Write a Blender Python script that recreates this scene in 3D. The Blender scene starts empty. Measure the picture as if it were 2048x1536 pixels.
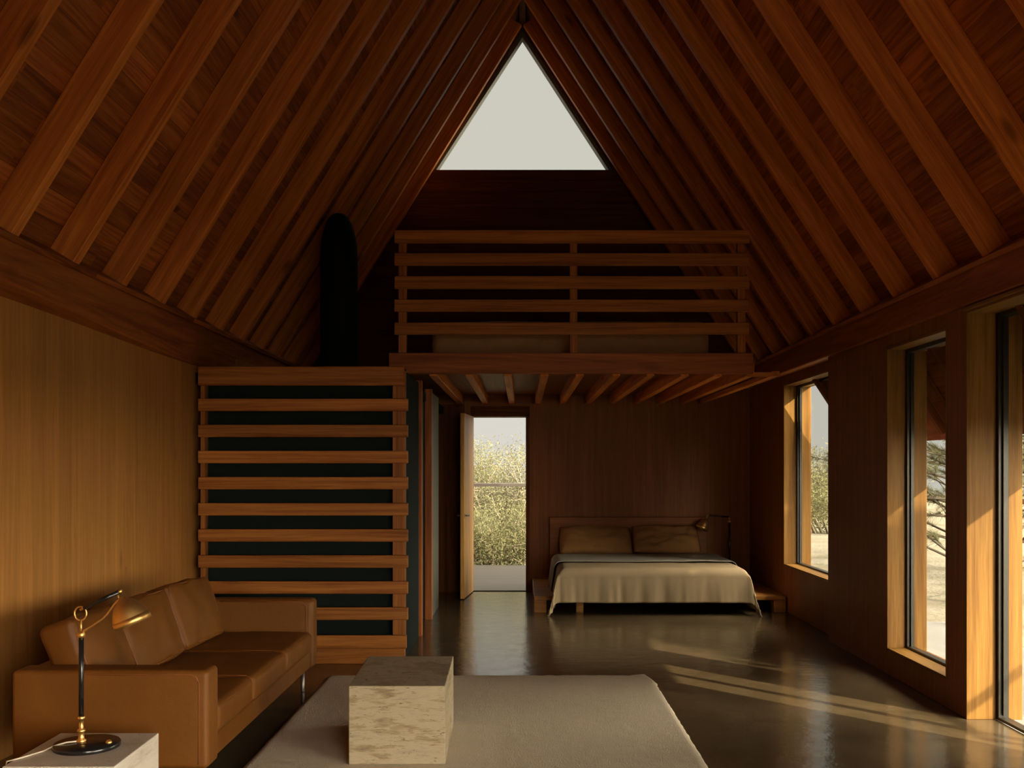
import bpy, bmesh, math, random
from mathutils import Vector, Matrix, noise as mnoise
random.seed(7)
R = math.radians
C = bpy.context.scene.collection
SC = bpy.context.scene

# ------------------------------------------------------------------ scene settings
SC.view_settings.view_transform = 'Standard'
try: SC.view_settings.look = 'None'
except Exception: pass
SC.view_settings.gamma = 1.0
SC.view_settings.exposure = 0.0
SC.view_settings.use_curve_mapping = False
try:
    SC.cycles.use_denoising = True
    SC.cycles.max_bounces = 10
    SC.cycles.diffuse_bounces = 4
    SC.cycles.adaptive_threshold = 0.07
    SC.cycles.glossy_bounces = 4
    SC.cycles.transparent_max_bounces = 12
    SC.cycles.caustics_reflective = False
    SC.cycles.caustics_refractive = False
    SC.cycles.sample_clamp_indirect = 6.0
except Exception: pass

# ------------------------------------------------------------------ photo geometry (one-point perspective)
VX, VY, F, H = 1045.0, 938.0, 2000.0, 1.45
def wx(px, s): return (px - VX) / s
def wz(py, s): return H - (py - VY) / s

# ------------------------------------------------------------------ node helpers
class NT:
    def __init__(self, name):
        self.m = bpy.data.materials.new(name); self.m.use_nodes = True
        self.t = self.m.node_tree; self.n = self.t.nodes; self.l = self.t.links
        self.b = self.n['Principled BSDF']
    def node(self, typ, **kw):
        x = self.n.new(typ)
        for k, v in kw.items():
            if k in x.inputs.keys(): x.inputs[k].default_value = v
            else: setattr(x, k, v)
        return x
    def lk(self, a, b): self.l.new(a, b)
    def math(self, op, a, b=None, c=None, clamp=False):
        x = self.n.new('ShaderNodeMath'); x.operation = op; x.use_clamp = clamp
        for i, v in enumerate((a, b, c)):
            if v is None: continue
            if isinstance(v, (int, float)): x.inputs[i].default_value = v
            else: self.lk(v, x.inputs[i])
        return x.outputs[0]
    def mix(self, fac, a, b, blend='MIX'):
        x = self.n.new('ShaderNodeMix'); x.data_type = 'RGBA'; x.blend_type = blend
        for i, v in ((0, fac), (6, a), (7, b)):
            if isinstance(v, (int, float)): x.inputs[i].default_value = v
            elif isinstance(v, tuple): x.inputs[i].default_value = (*v, 1.0)[:4]
            else: self.lk(v, x.inputs[i])
        return x.outputs[2]
    def noise(self, vec, scale=1.0, detail=4.0, rough=0.55, dist=0.0):
        x = self.n.new('ShaderNodeTexNoise')
        x.inputs['Scale'].default_value = scale; x.inputs['Detail'].default_value = detail
        x.inputs['Roughness'].default_value = rough; x.inputs['Distortion'].default_value = dist
        if vec is not None: self.lk(vec, x.inputs['Vector'])
        return x.outputs['Fac']
    def comb(self, x, y, z=0.0):
        c = self.n.new('ShaderNodeCombineXYZ')
        for i, v in enumerate((x, y, z)):
            if isinstance(v, (int, float)): c.inputs[i].default_value = v
            else: self.lk(v, c.inputs[i])
        return c.outputs[0]
    def ramp(self, fac, stops):
        x = self.n.new('ShaderNodeValToRGB'); e = x.color_ramp.elements
        while len(e) < len(stops): e.new(0.5)
        for i, (p, c) in enumerate(stops):
            e[i].position = p; e[i].color = (*c, 1) if isinstance(c, tuple) else (c, c, c, 1)
        self.lk(fac, x.inputs[0]); return x.outputs[0]
    def bump(self, h, strength=0.2, dist=0.01):
        x = self.n.new('ShaderNodeBump'); x.inputs['Strength'].default_value = strength
        x.inputs['Distance'].default_value = dist
        self.lk(h, x.inputs['Height']); self.lk(x.outputs[0], self.b.inputs['Normal'])
    def color(self, c):
        if isinstance(c, tuple): self.b.inputs['Base Color'].default_value = (*c, 1)
        else: self.lk(c, self.b.inputs['Base Color'])
    def set(self, rough=None, metal=None, spec=None):
        if rough is not None: self.b.inputs['Roughness'].default_value = rough
        if metal is not None: self.b.inputs['Metallic'].default_value = metal
        if spec is not None: self.b.inputs['Specular IOR Level'].default_value = spec

def wood(name, lo, hi, plank=0.0, plank_len=0.0, var=0.25, grain=1.0, knots=0.6, rough=0.5, seam=0.5, ringk=0.35, con=1.0, spec=0.2):
    """timber; UV is in metres: u along the grain, v across it"""
    T = NT(name)
    uv = T.node('ShaderNodeUVMap').outputs[0]
    sp = T.node('ShaderNodeSeparateXYZ'); T.lk(uv, sp.inputs[0])
    u, v = sp.outputs[0], sp.outputs[1]
    oi = T.node('ShaderNodeObjectInfo').outputs['Random']
    off = T.math('MULTIPLY', oi, 37.0)
    uo = T.math('ADD', u, off)
    tone = T.math('SUBTRACT', oi, 0.5)
    seamf = None
    if plank > 0:
        pv = T.math('DIVIDE', v, plank)
        pi_ = T.math('FLOOR', pv)
        wn = T.node('ShaderNodeTexWhiteNoise', noise_dimensions='1D'); T.lk(pi_, wn.inputs['W'])
        pr = wn.outputs['Value']
        fr = T.math('FRACT', pv)
        e = T.math('ABSOLUTE', T.math('SUBTRACT', fr, 0.5))
        seamf = T.math('GREATER_THAN', e, 0.5 - 0.0022 / plank)
        if plank_len > 0:
            pu = T.math('ADD', T.math('DIVIDE', u, plank_len), T.math('MULTIPLY', pr, 9.0))
            w2 = T.node('ShaderNodeTexWhiteNoise', noise_dimensions='2D')
            T.lk(T.comb(T.math('FLOOR', pu), pi_), w2.inputs['Vector'])
            pr = w2.outputs['Value']
        uo = T.math('ADD', uo, T.math('MULTIPLY', pr, 53.0))
        tone = T.math('SUBTRACT', pr, 0.5)
    vec = T.comb(T.math('MULTIPLY', uo, 0.8), T.math('MULTIPLY', v, 24.0 * grain), off)
    n1 = T.noise(vec, 1.0, 5.0, 0.6, 0.3)
    vecr = T.comb(T.math('MULTIPLY', uo, 0.45), T.math('MULTIPLY', v, 6.0 * grain), off)
    nr = T.noise(vecr, 1.0, 2.0, 0.5, 0.2)
    ring = T.math('SINE', T.math('ADD', T.math('MULTIPLY', nr, 60.0), T.math('MULTIPLY', v, 130.0 * grain)))
    fine = T.noise(T.comb(T.math('MULTIPLY', uo, 5.0), T.math('MULTIPLY', v, 190.0 * grain)), 1.0, 2.0)
    f = T.math('ADD', T.math('MULTIPLY', T.math('SUBTRACT', n1, 0.5), 2.4 * con), 0.5)
    f = T.math('ADD', f, T.math('MULTIPLY', ring, ringk * 0.25 * con))
    f = T.math('ADD', f, T.math('MULTIPLY', T.math('SUBTRACT', fine, 0.5), 0.9 * con), clamp=True)
    col = T.mix(f, tuple(c*k for c, k in zip(lo, (0.80, 0.74, 0.70))), tuple(c*k for c, k in zip(hi, (1.08, 1.10, 1.12))))
    tm = T.math('ADD', T.math('MULTIPLY', tone, 2.0 * var), 1.0)
    x = T.n.new('ShaderNodeVectorMath'); x.operation = 'SCALE'
    T.lk(col, x.inputs[0]); T.lk(tm, x.inputs['Scale']); col = x.outputs[0]
    if knots > 0:
        vo = T.node('ShaderNodeTexVoronoi'); vo.inputs['Scale'].default_value = 1.0
        T.lk(T.comb(T.math('MULTIPLY', uo, 1.3), T.math('MULTIPLY', v, 4.0), off), vo.inputs['Vector'])
        k = T.ramp(vo.outputs['Distance'], [(0.0, 1.0), (0.06, 0.85), (0.13, 0.0)])
        gate = T.noise(T.comb(T.math('MULTIPLY', uo, 0.9), T.math('MULTIPLY', v, 2.0), off), 1.0, 0.0)
        k = T.math('MULTIPLY', k, T.math('GREATER_THAN', gate, 0.50))
        col = T.mix(T.math('MULTIPLY', k, knots), col, tuple(c * 0.22 for c in lo))
    if seamf is not None and seam > 0:
        col = T.mix(T.math('MULTIPLY', seamf, seam), col, tuple(c * 0.25 for c in lo))
    T.color(col); T.set(rough=rough, spec=spec)
    T.bump(T.math('ADD', fine, n1), 0.12, 0.004)
    return T.m

def plain(name, col, rough=0.5, metal=0.0, var=0.12, scale=12.0, spec=0.5, bump=0.0, bscale=200.0):
    T = NT(name)
    tc = T.node('ShaderNodeTexCoord').outputs['Object']
    n = T.noise(tc, scale, 4.0)
    c = T.mix(n, tuple(x * (1 - var) for x in col), tuple(min(1, x * (1 + var)) for x in col))
    T.color(c); T.set(rough, metal, spec)
    if bump > 0: T.bump(T.noise(tc, bscale, 3.0), bump, 0.003)
    return T.m

M = {}
HON_LO, HON_HI = (0.40, 0.150, 0.026), (0.66, 0.300, 0.062)
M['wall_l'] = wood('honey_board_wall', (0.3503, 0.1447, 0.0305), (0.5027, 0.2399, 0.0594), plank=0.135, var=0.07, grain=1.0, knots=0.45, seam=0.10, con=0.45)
M['wall_r'] = wood('shaded_board_wall', (0.2016, 0.0662, 0.0173), (0.2880, 0.1044, 0.0288), plank=0.135, var=0.05, grain=1.0, knots=0.35, seam=0.08, con=0.6)  # left wall's timber, with this side's shade put into a darker colour
M['rafter'] = wood('rafter_timber', (0.4563, 0.1450, 0.0282), (0.6978, 0.2483, 0.0537), var=0.10, grain=0.8, knots=0.7, spec=0.08)
M['deck'] = wood('roof_board_timber', (0.2240, 0.0582, 0.0123), (0.4256, 0.1344, 0.0280), plank=0.142, plank_len=1.7, var=0.30, grain=0.9, knots=0.8, ringk=0.6)
M['plate'] = wood('beam_timber', (0.2448, 0.0694, 0.0152), (0.3672, 0.1142, 0.0256), var=0.06, grain=0.6, knots=0.4, ringk=0.6)
M['slat'] = wood('slat_timber', (0.2496, 0.0819, 0.0156), (0.4212, 0.1599, 0.0328), var=0.16, grain=1.2, knots=0.4)
M['jamb'] = wood('jamb_timber', (0.1777, 0.0829, 0.0154), (0.2607, 0.1304, 0.0272), var=0.04, grain=0.9, knots=0.7)
M['leafwood_lit'] = wood('door_leaf_lit_timber', (0.46, 0.230, 0.050), (0.62, 0.330, 0.080), var=0.03, grain=0.8, knots=0.2)  # lightened so the colour carries the outdoor light on the open leaf
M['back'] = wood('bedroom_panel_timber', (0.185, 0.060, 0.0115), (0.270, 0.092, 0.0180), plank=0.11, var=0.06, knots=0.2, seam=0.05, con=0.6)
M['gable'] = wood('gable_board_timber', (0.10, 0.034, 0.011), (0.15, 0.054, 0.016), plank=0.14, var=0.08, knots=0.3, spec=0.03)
M['bedwood'] = wood('bed_timber', (0.2940, 0.1190, 0.0224), (0.4340, 0.1960, 0.0406), var=0.06, grain=0.8)
M['greydeck'] = wood('weathered_deck_timber', (0.0504, 0.0466, 0.0416), (0.0756, 0.0706, 0.0630), plank=0.11, plank_len=0.0, var=0.16, knots=0.2, seam=0.8)
M['dark'] = plain('charcoal_panel', (0.010, 0.015, 0.014), 0.9, spec=0.1)
M['soot'] = plain('matt_black_steel', (0.006, 0.008, 0.008), 0.8, spec=0.1)
M['greypanel'] = plain('grey_green_panel', (0.10, 0.10, 0.075), 0.6)
M['frame'] = plain('dark_bronze_aluminium', (0.045, 0.042, 0.036), 0.35, 0.6)
M['steel'] = plain('grey_steel', (0.30, 0.29, 0.27), 0.35, 0.9)
M['black'] = plain('black_enamel', (0.010, 0.010, 0.010), 0.22)
M['brass'] = plain('aged_brass', (0.80, 0.50, 0.17), 0.42, 1.0, var=0.2, scale=30)
M['cord'] = plain('ivory_cord', (0.60, 0.52, 0.40), 0.5)
M['sheet'] = plain('grey_linen_throw', (0.3039, 0.2796, 0.2309), 0.9, var=0.08, scale=60, bump=0.3, bscale=500, spec=0.1)
M['blanket'] = plain('oat_wool_blanket', (0.3410, 0.2557, 0.1545), 0.95, var=0.06, scale=40, bump=0.4, bscale=420, spec=0.1)
M['pillow'] = plain('olive_linen', (0.2812, 0.1452, 0.0516), 0.95, var=0.12, scale=30, bump=0.4, bscale=400, spec=0.1)
M['mattress'] = plain('mattress_ticking', (0.50, 0.42, 0.30), 0.9, spec=0.1)
M['loftmat'] = plain('loft_mattress_canvas', (0.42, 0.24, 0.11), 0.9, var=0.15, spec=0.1, bump=0.3, bscale=60)

def leather():
    T = NT('cognac_leather')
    tc = T.node('ShaderNodeTexCoord').outputs['Object']
    n = T.noise(tc, 3.5, 5.0, 0.6)
    col = T.mix(n, (0.105, 0.036, 0.0055), (0.180, 0.068, 0.0100))
    T.color(col); T.set(0.5, 0.0, 0.22)
    a = T.noise(tc, 9.0, 4.0, 0.6); b = T.noise(tc, 260.0, 2.0)
    T.bump(T.math('ADD', a, T.math('MULTIPLY', b, 0.18)), 0.28, 0.012)
    return T.m
M['leather'] = leather()
M['seam'] = plain('leather_seam', (0.20, 0.06, 0.012), 0.6)

def concrete_floor():
    T = NT('polished_dark_concrete')
    tc = T.node('ShaderNodeTexCoord').outputs['Object']
    n1 = T.noise(tc, 0.9, 6.0, 0.6, 0.4); n2 = T.noise(tc, 6.0, 5.0, 0.65)
    f = T.math('ADD', T.math('MULTIPLY', n1, 0.65), T.math('MULTIPLY', n2, 0.35))
    col = T.ramp(f, [(0.30, (0.0576, 0.0410, 0.0215)), (0.52, (0.1005, 0.0716, 0.0390)), (0.72, (0.1674, 0.1209, 0.0679))])
    T.color(col)
    rg = T.math('ADD', T.math('MULTIPLY', n2, 0.20), 0.08)
    T.lk(rg, T.b.inputs['Roughness']); T.set(spec=0.5)
    w = T.noise(tc, 7.0, 4.0, 0.6); w2 = T.noise(tc, 45.0, 2.0)
    T.bump(T.math('ADD', w, T.math('MULTIPLY', w2, 0.12)), 0.22, 0.010)
    return T.m
M['floor'] = concrete_floor()

def rug_mat():
    T = NT('ivory_wool_pile')
    tc = T.node('ShaderNodeTexCoord').outputs['Object']
    n = T.noise(tc, 60.0, 4.0, 0.7); n2 = T.noise(tc, 2.0, 3.0)
    col = T.mix(T.math('MULTIPLY', T.math('ADD', n, n2), 0.5), (0.5270, 0.4420, 0.3230), (0.7395, 0.6460, 0.5015))
    T.color(col); T.set(1.0, 0, 0.05)
    T.bump(T.noise(tc, 130.0, 3.0, 0.7), 0.8, 0.012)
    return T.m
M['rug'] = rug_mat()

def travertine(name, horiz=True, pale=False):
    T = NT(name)
    tc = T.node('ShaderNodeTexCoord').outputs['Object']
    sp = T.node('ShaderNodeSeparateXYZ'); T.lk(tc, sp.inputs[0])
    v1 = T.comb(T.math('MULTIPLY', sp.outputs[0], 1.6), T.math('MULTIPLY', sp.outputs[1], 1.6), T.math('MULTIPLY', sp.outputs[2], 9.0))
    v2 = T.comb(T.math('MULTIPLY', sp.outputs[0], 7.0), T.math('MULTIPLY', sp.outputs[1], 7.0), T.math('MULTIPLY', sp.outputs[2], 34.0))
    n1 = T.noise(v1, 1.6, 6.0, 0.62, 0.6); n2 = T.noise(v2, 1.5, 6.0, 0.7, 0.8)
    f = T.math('ADD', T.math('MULTIPLY', n1, 0.6), T.math('MULTIPLY', n2, 0.4))
    f = T.math('ADD', T.math('MULTIPLY', T.math('SUBTRACT', f, 0.5), 1.0 if pale else 1.7), 0.5)
    if pale:
        col = T.ramp(f, [(0.30, (0.3312, 0.2880, 0.2160)), (0.47, (0.5328, 0.4896, 0.4104)), (0.60, (0.5760, 0.5400, 0.4680))])
    else:
        col = T.ramp(f, [(0.22, (0.13, 0.095, 0.055)), (0.40, (0.26, 0.205, 0.120)), (0.52, (0.37, 0.310, 0.205)), (0.66, (0.32, 0.270, 0.185)), (0.82, (0.20, 0.165, 0.120))])
    pits = T.noise(v2, 3.0, 3.0, 0.6, 1.2)
    pk = T.ramp(pits, [(0.33, 1.0), (0.37, 0.0)])
    col = T.mix(T.math('MULTIPLY', pk, 0.25 if pale else 0.8), col, (0.14, 0.10, 0.055))
    T.color(col); T.set(0.55 if not pale else 0.4, 0, 0.3)
    T.bump(T.math('SUBTRACT', n2, T.math('MULTIPLY', pk, 0.6)), 0.35, 0.006)
    return T.m
M['trav'] = travertine('travertine')
M['marble'] = travertine('pale_marble', pale=True)

def ground_mat():
    T = NT('pale_sand')
    tc = T.node('ShaderNodeTexCoord').outputs['Object']
    n = T.noise(tc, 0.5, 6.0, 0.65)
    T.color(T.ramp(n, [(0.3, (0.1100, 0.0990, 0.0660)), (0.55, (0.1815, 0.1650, 0.1320)), (0.8, (0.2310, 0.2145, 0.1815))])); T.set(1.0, 0, 0.05)
    T.bump(T.noise(tc, 14.0, 4.0), 0.5, 0.05)
    return T.m
M['ground'] = ground_mat()
M['terrace'] = plain('grey_concrete_terrace', (0.1980, 0.1980, 0.1860), 0.7, var=0.2, scale=3.0, bump=0.2, bscale=30)

def leaf_mat(name, a, b):
    T = NT(name)
    tc = T.node('ShaderNodeTexCoord').outputs['Object']
    n = T.noise(tc, 3.0, 3.0)
    n2 = T.noise(tc, 25.0, 1.0)
    T.color(T.mix(T.math('MULTIPLY', T.math('ADD', n, n2), 0.5), a, b)); T.set(0.7, 0, 0.2)
    c = T.b.inputs['Base Color'].links[0].from_socket
    tl = T.node('ShaderNodeBsdfTranslucent'); T.lk(c, tl.inputs['Color'])
    mx = T.node('ShaderNodeMixShader'); mx.inputs[0].default_value = 0.38
    T.lk(T.b.outputs[0], mx.inputs[1]); T.lk(tl.outputs[0], mx.inputs[2]); T.lk(mx.outputs[0], T.n['Material Output'].inputs['Surface'])
    return T.m
M['leaf_olive'] = leaf_mat('olive_leaf', (0.115, 0.115, 0.052), (0.225, 0.222, 0.112))
M['leaf_grey'] = leaf_mat('grey_green_leaf', (0.100, 0.095, 0.058), (0.190, 0.182, 0.115))
M['needle'] = leaf_mat('pine_needle', (0.05, 0.06, 0.028), (0.16, 0.15, 0.075))
M['bark'] = plain('grey_bark', (0.22, 0.18, 0.13), 0.9, var=0.3, scale=20)
M['bark_dark'] = plain('dark_bark', (0.06, 0.048, 0.034), 0.9, var=0.3, scale=20)
M['asphalt'] = plain('dark_roof_felt', (0.03, 0.028, 0.025), 0.9)

def glass_mat():
    T = NT('window_glass')
    T.n.remove(T.b)
    out = T.n['Material Output']
    tr = T.node('ShaderNodeBsdfTransparent'); tr.inputs[0].default_value = (0.94, 0.95, 0.93, 1)
    gl = T.node('ShaderNodeBsdfGlossy'); gl.inputs['Roughness'].default_value = 0.02
    fr = T.node('ShaderNodeFresnel'); fr.inputs['IOR'].default_value = 1.35
    mx = T.node('ShaderNodeMixShader')
    geo = T.node('ShaderNodeNewGeometry')
    T.lk(T.math('MULTIPLY', fr.outputs[0], T.math('SUBTRACT', 1.0, geo.outputs['Backfacing'])), mx.inputs[0]); T.lk(tr.outputs[0], mx.inputs[1]); T.lk(gl.outputs[0], mx.inputs[2])
    T.lk(mx.outputs[0], out.inputs['Surface'])
    return T.m
M['glass'] = glass_mat()

# ------------------------------------------------------------------ mesh helpers
AX = {'x': (Vector((1,0,0)), Vector((0,1,0)), Vector((0,0,1))),
      'y': (Vector((0,1,0)), Vector((1,0,0)), Vector((0,0,1))),
      'z': (Vector((0,0,1)), Vector((1,0,0)), Vector((0,1,0)))}
def BM():
    bm = bmesh.new(); bm.loops.layers.uv.new('UVMap'); return bm
def obox(bm, c, ax, dims, bev=0.003, seg=1):
    """oriented box; ax[0] is the grain direction, dims are full sizes along ax"""
    c = Vector(c); ax = [Vector(a).normalized() for a in ax]
    uvl = bm.loops.layers.uv.active
    n0 = len(bm.faces); old = set(bm.faces)
    vs = []
    for i in (-1, 1):
        for j in (-1, 1):
            for k in (-1, 1):
                vs.append(bm.verts.new(c + ax[0]*dims[0]/2*i + ax[1]*dims[1]/2*j + ax[2]*dims[2]/2*k))
    idx = [(0,1,3,2), (4,6,7,5), (0,4,5,1), (2,3,7,6), (0,2,6,4), (1,5,7,3)]
    fs = [bm.faces.new([vs[i] for i in q]) for q in idx]
    bmesh.ops.recalc_face_normals(bm, faces=fs)
    allf = set(fs)
    if bev > 0:
        es = list({e for f in fs for e in f.edges})
        r = bmesh.ops.bevel(bm, geom=es, offset=min(bev, 0.45*min(dims)), segments=seg, profile=0.5, affect='EDGES')
        allf = set(bm.faces) - old
    ou, ov = random.random()*10, random.random()*10
    for f in allf:
        for lp in f.loops:
            p = lp.vert.co - c
            lp[uvl].uv = (p.dot(ax[0]) + ou, p.dot(ax[1]) + p.dot(ax[2]) + ov)
    return allf
def box(bm, x0, x1, y0, y1, z0, z1, g='z', bev=0.003, seg=1):
    a = AX[g]; d = Vector((x1-x0, y1-y0, z1-z0))
    dims = [abs(d.dot(v)) for v in a]
    return obox(bm, ((x0+x1)/2, (y0+y1)/2, (z0+z1)/2), a, dims, bev, seg)
def rbox(bm, c, dims, r, bulge=(0,0,0), n=10, rot=None, wr=0.0, seed=0.0, wfreq=6.0):
    """soft rounded box (cushions, upholstery)"""
    h = Vector(dims) / 2; r = min(r, min(h)*0.98)
    c = Vector(c); rot = rot or Matrix.Identity(3)
    cache = {}
    def P(p):
        key = tuple(round(x, 5) for x in p)
        if key in cache: return cache[key]
        q = Vector((p[0]*h.x, p[1]*h.y, p[2]*h.z))
        core = Vector([max(-(h[i]-r), min(h[i]-r, q[i])) for i in range(3)])
        d = q - core
        if d.length > 1e-9: q = core + d.normalized()*r
        fx, fy, fz = 1-p[0]**2, 1-p[1]**2, 1-p[2]**2
        q.x += bulge[0]*p[0]*fy*fz; q.y += bulge[1]*p[1]*fx*fz; q.z += bulge[2]*p[2]*fx*fy
        if wr:
            nv = mnoise.noise_vector(Vector((q.x*wfreq+seed, q.y*wfreq, q.z*wfreq)))
            q += nv*wr
        v = bm.verts.new(c + rot @ q); cache[key] = v; return v
    # non-uniform grid: dense near the rounded borders
    def ts(half):
        k = r/half; out = []
        m = max(2, n//3)
        for i in range(m+1): out.append(-1 + k*i/m*1.0)
        inner = max(2, n)
        for i in range(1, inner): out.append(-1+k + (2-2*k)*i/inner)
        for i in range(m+1): out.append(1-k + k*i/m)
        res = []
        for t in out:
            if not res or t - res[-1] > 1e-4: res.append(t)
        return res
    T3 = [ts(h[i]) for i in range(3)]
    fs = []
    for a in range(3):
        b, d = (a+1) % 3, (a+2) % 3
        for s in (-1, 1):
            for i in range(len(T3[b])-1):
                for j in range(len(T3[d])-1):
                    q = []
                    for (ii, jj) in ((i,j),(i+1,j),(i+1,j+1),(i,j+1)):
                        p = [0,0,0]; p[a] = s; p[b] = T3[b][ii]; p[d] = T3[d][jj]; q.append(P(p))
                    if s < 0: q.reverse()
                    if len(set(q)) == 4:
                        f = bm.faces.new(q); f.smooth = True; fs.append(f)
    return fs
def tube(bm, pts, r, seg=10, closed=False, r2=None):
    pts = [Vector(p) for p in pts]; n = len(pts); rings = []
    for i, p in enumerate(pts):
        if closed: t = pts[(i+1) % n] - pts[i-1]
        else: t = pts[min(i+1, n-1)] - pts[max(i-1, 0)]
        t.normalize()
        up = Vector((0,0,1)) if abs(t.z) < 0.9 else Vector((0,1,0))
        a = t.cross(up).normalized(); b = t.cross(a)
        rr = r if r2 is None else r + (r2-r)*i/max(1, n-1)
        rings.append([bm.verts.new(p + (a*math.cos(2*math.pi*k/seg) + b*math.sin(2*math.pi*k/seg))*rr) for k in range(seg)])
    m = n if closed else n-1
    for i in range(m):
        A, B = rings[i], rings[(i+1) % n]
        for k in range(seg):
            f = bm.faces.new((A[k], A[(k+1) % seg], B[(k+1) % seg], B[k])); f.smooth = True
    if not closed:
        bm.faces.new(rings[0]); bm.faces.new(list(reversed(rings[-1])))
def lathe(bm, prof, base, axis=(0,0,1), seg=32, cap=True):
    """prof: list of (radius, height along axis)"""
    ax = Vector(axis).normalized(); base = Vector(base)
    up = Vector((0,1,0)) if abs(ax.y) < 0.9 else Vector((1,0,0))
    a = ax.cross(up).normalized(); b = ax.cross(a)
    rings = []
    for (r, h) in prof:
        r = max(r, 0.0004)
        rings.append([bm.verts.new(base + ax*h + (a*math.cos(2*math.pi*k/seg)+b*math.sin(2*math.pi*k/seg))*r) for k in range(seg)])
    for i in range(len(rings)-1):
        A, B = rings[i], rings[i+1]
        for k in range(seg):
            f = bm.faces.new((A[k], A[(k+1) % seg], B[(k+1) % seg], B[k])); f.smooth = True
    if cap:
        bm.faces.new(rings[0]); bm.faces.new(list(reversed(rings[-1])))

# ------------------------------------------------------------------ object helpers
def root_loc(o):
    v = Vector((0,0,0))
    while o is not None: v += o.location; o = o.parent
    return v
def obj(name, bm, mat, parent=None, label=None, origin=None, recalc=True):
    if recalc: bmesh.ops.recalc_face_normals(bm, faces=bm.faces[:])
    me = bpy.data.meshes.new(name)
    off = root_loc(parent) if parent is not None else Vector(origin or (0,0,0))
    if off.length > 0: bmesh.ops.translate(bm, verts=bm.verts[:], vec=-off)
    bm.to_mesh(me); bm.free()
    mats = mat if isinstance(mat, (list, tuple)) else [mat]
    for m in mats: me.materials.append(m)
    o = bpy.data.objects.new(name, me); C.objects.link(o)
    if parent is not None: o.parent = parent
    else: o.location = off
    if label: o['label'] = label
    return o
def tag(o, label, cat, group=None, kind=None):
    o['label'] = label; o['category'] = cat
    if group: o['group'] = group
    if kind: o['kind'] = kind
    return o
def thing(name, label, cat, loc, group=None, kind=None):
    o = bpy.data.objects.new(name, None); C.objects.link(o); o.location = loc
    o.empty_display_size = 0.1
    return tag(o, label, cat, group, kind)
def struct(name, bm, mat, label, cat):
    return tag(obj(name, bm, mat), label, cat, kind='structure')

# ================================================================== ROOM SHELL
YB = 11.80          # inner face of the back wall
YF = -1.20          # front of the room, behind the camera
RIDGE = 6.56        # underside of the rafters at the ridge
XR, XRO = 2.575, 2.89
XREC = 2.68         # set-back stretch of the right wall, beside the bed
YSTEP = 8.44
PXR, PZR = 2.55, 2.62     # top inner edge of right plate beam
PXL, PZL = -2.46, 2.575
SLR = (RIDGE-PZR)/PXR
SLL = (RIDGE-PZL)/(-PXL)
RD, RW = 0.150, 0.074     # rafter depth, thickness

# floor
bm = BM(); box(bm, -2.75, 2.74, YF, YB, -0.12, 0.0, 'y', 0)
struct('floor', bm, M['floor'], 'polished dark concrete floor with soft window reflections', 'floor')

# left wall: boards run vertically, the wall closes in slightly towards the partition
bm = BM()
def left_x(y): return -2.60 + 0.14*max(0.0, min(1.0, (y-4.9)/3.0))
uvl = bm.loops.layers.uv.active
ys = [YF, 4.9, 7.9, YB]
for i in range(3):
    a, b = ys[i], ys[i+1]
    xa, xb = left_x(a), left_x(b)
    d = Vector((xb-xa, b-a, 0)); L = d.length; d.normalize(); nrm = Vector((-d.y, d.x, 0))
    c = Vector(((xa+xb)/2, (a+b)/2, 1.2)) + nrm*0.10
    obox(bm, c, (Vector((0,0,1)), d, nrm), (2.4, L+0.002, 0.20), 0)
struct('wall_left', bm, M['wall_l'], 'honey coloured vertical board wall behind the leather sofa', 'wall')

# right wall pieces around the openings
D2 = (4.78, 5.81)            # narrow glazed door
W2 = (6.06, 7.07, 0.17, 2.31)
W1 = (8.52, 10.26, 0.46, 2.32)
NEAR = (-0.9, 2.6)           # wide opening beside / behind the camera
bm = BM()
ZT = 2.45
box(bm, XR, XRO, YF, NEAR[0], 0, ZT, 'z', 0)
box(bm, XR, XRO, NEAR[0], NEAR[1], 2.36, ZT, 'y', 0)
box(bm, XR, XRO, NEAR[1], D2[0], 0, ZT, 'z', 0)
box(bm, XR, XRO, D2[0], D2[1], 2.37, ZT, 'y', 0)
box(bm, XR, XRO, D2[1], W2[0], 0, ZT, 'z', 0.002)
box(bm, XR+0.004, XR+0.27, W2[0], W2[1], 0, W2[2], 'z', 0.002)
box(bm, XR+0.004, XR+0.27, W2[0], W2[1], W2[3], ZT, 'z', 0.002)
box(bm, XR+0.004, XR+0.27, W2[1], YSTEP, 0, ZT, 'z', 0.002)
box(bm, XREC, XREC+0.27, YSTEP-0.01, W1[0], 0, ZT, 'z', 0)
box(bm, XREC, XREC+0.27, W1[0], W1[1], 0, W1[2], 'z', 0.002)
box(bm, XREC, XREC+0.27, W1[0], W1[1], W1[3], ZT, 'z', 0.002)
box(bm, XREC, XREC+0.27, W1[1], YB+0.3, 0, ZT, 'z', 0)
struct('wall_right', bm, M['wall_r'], 'board wall, darkened in colour for its shade, with tall windows, stepping back beside the bed', 'wall')

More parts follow.
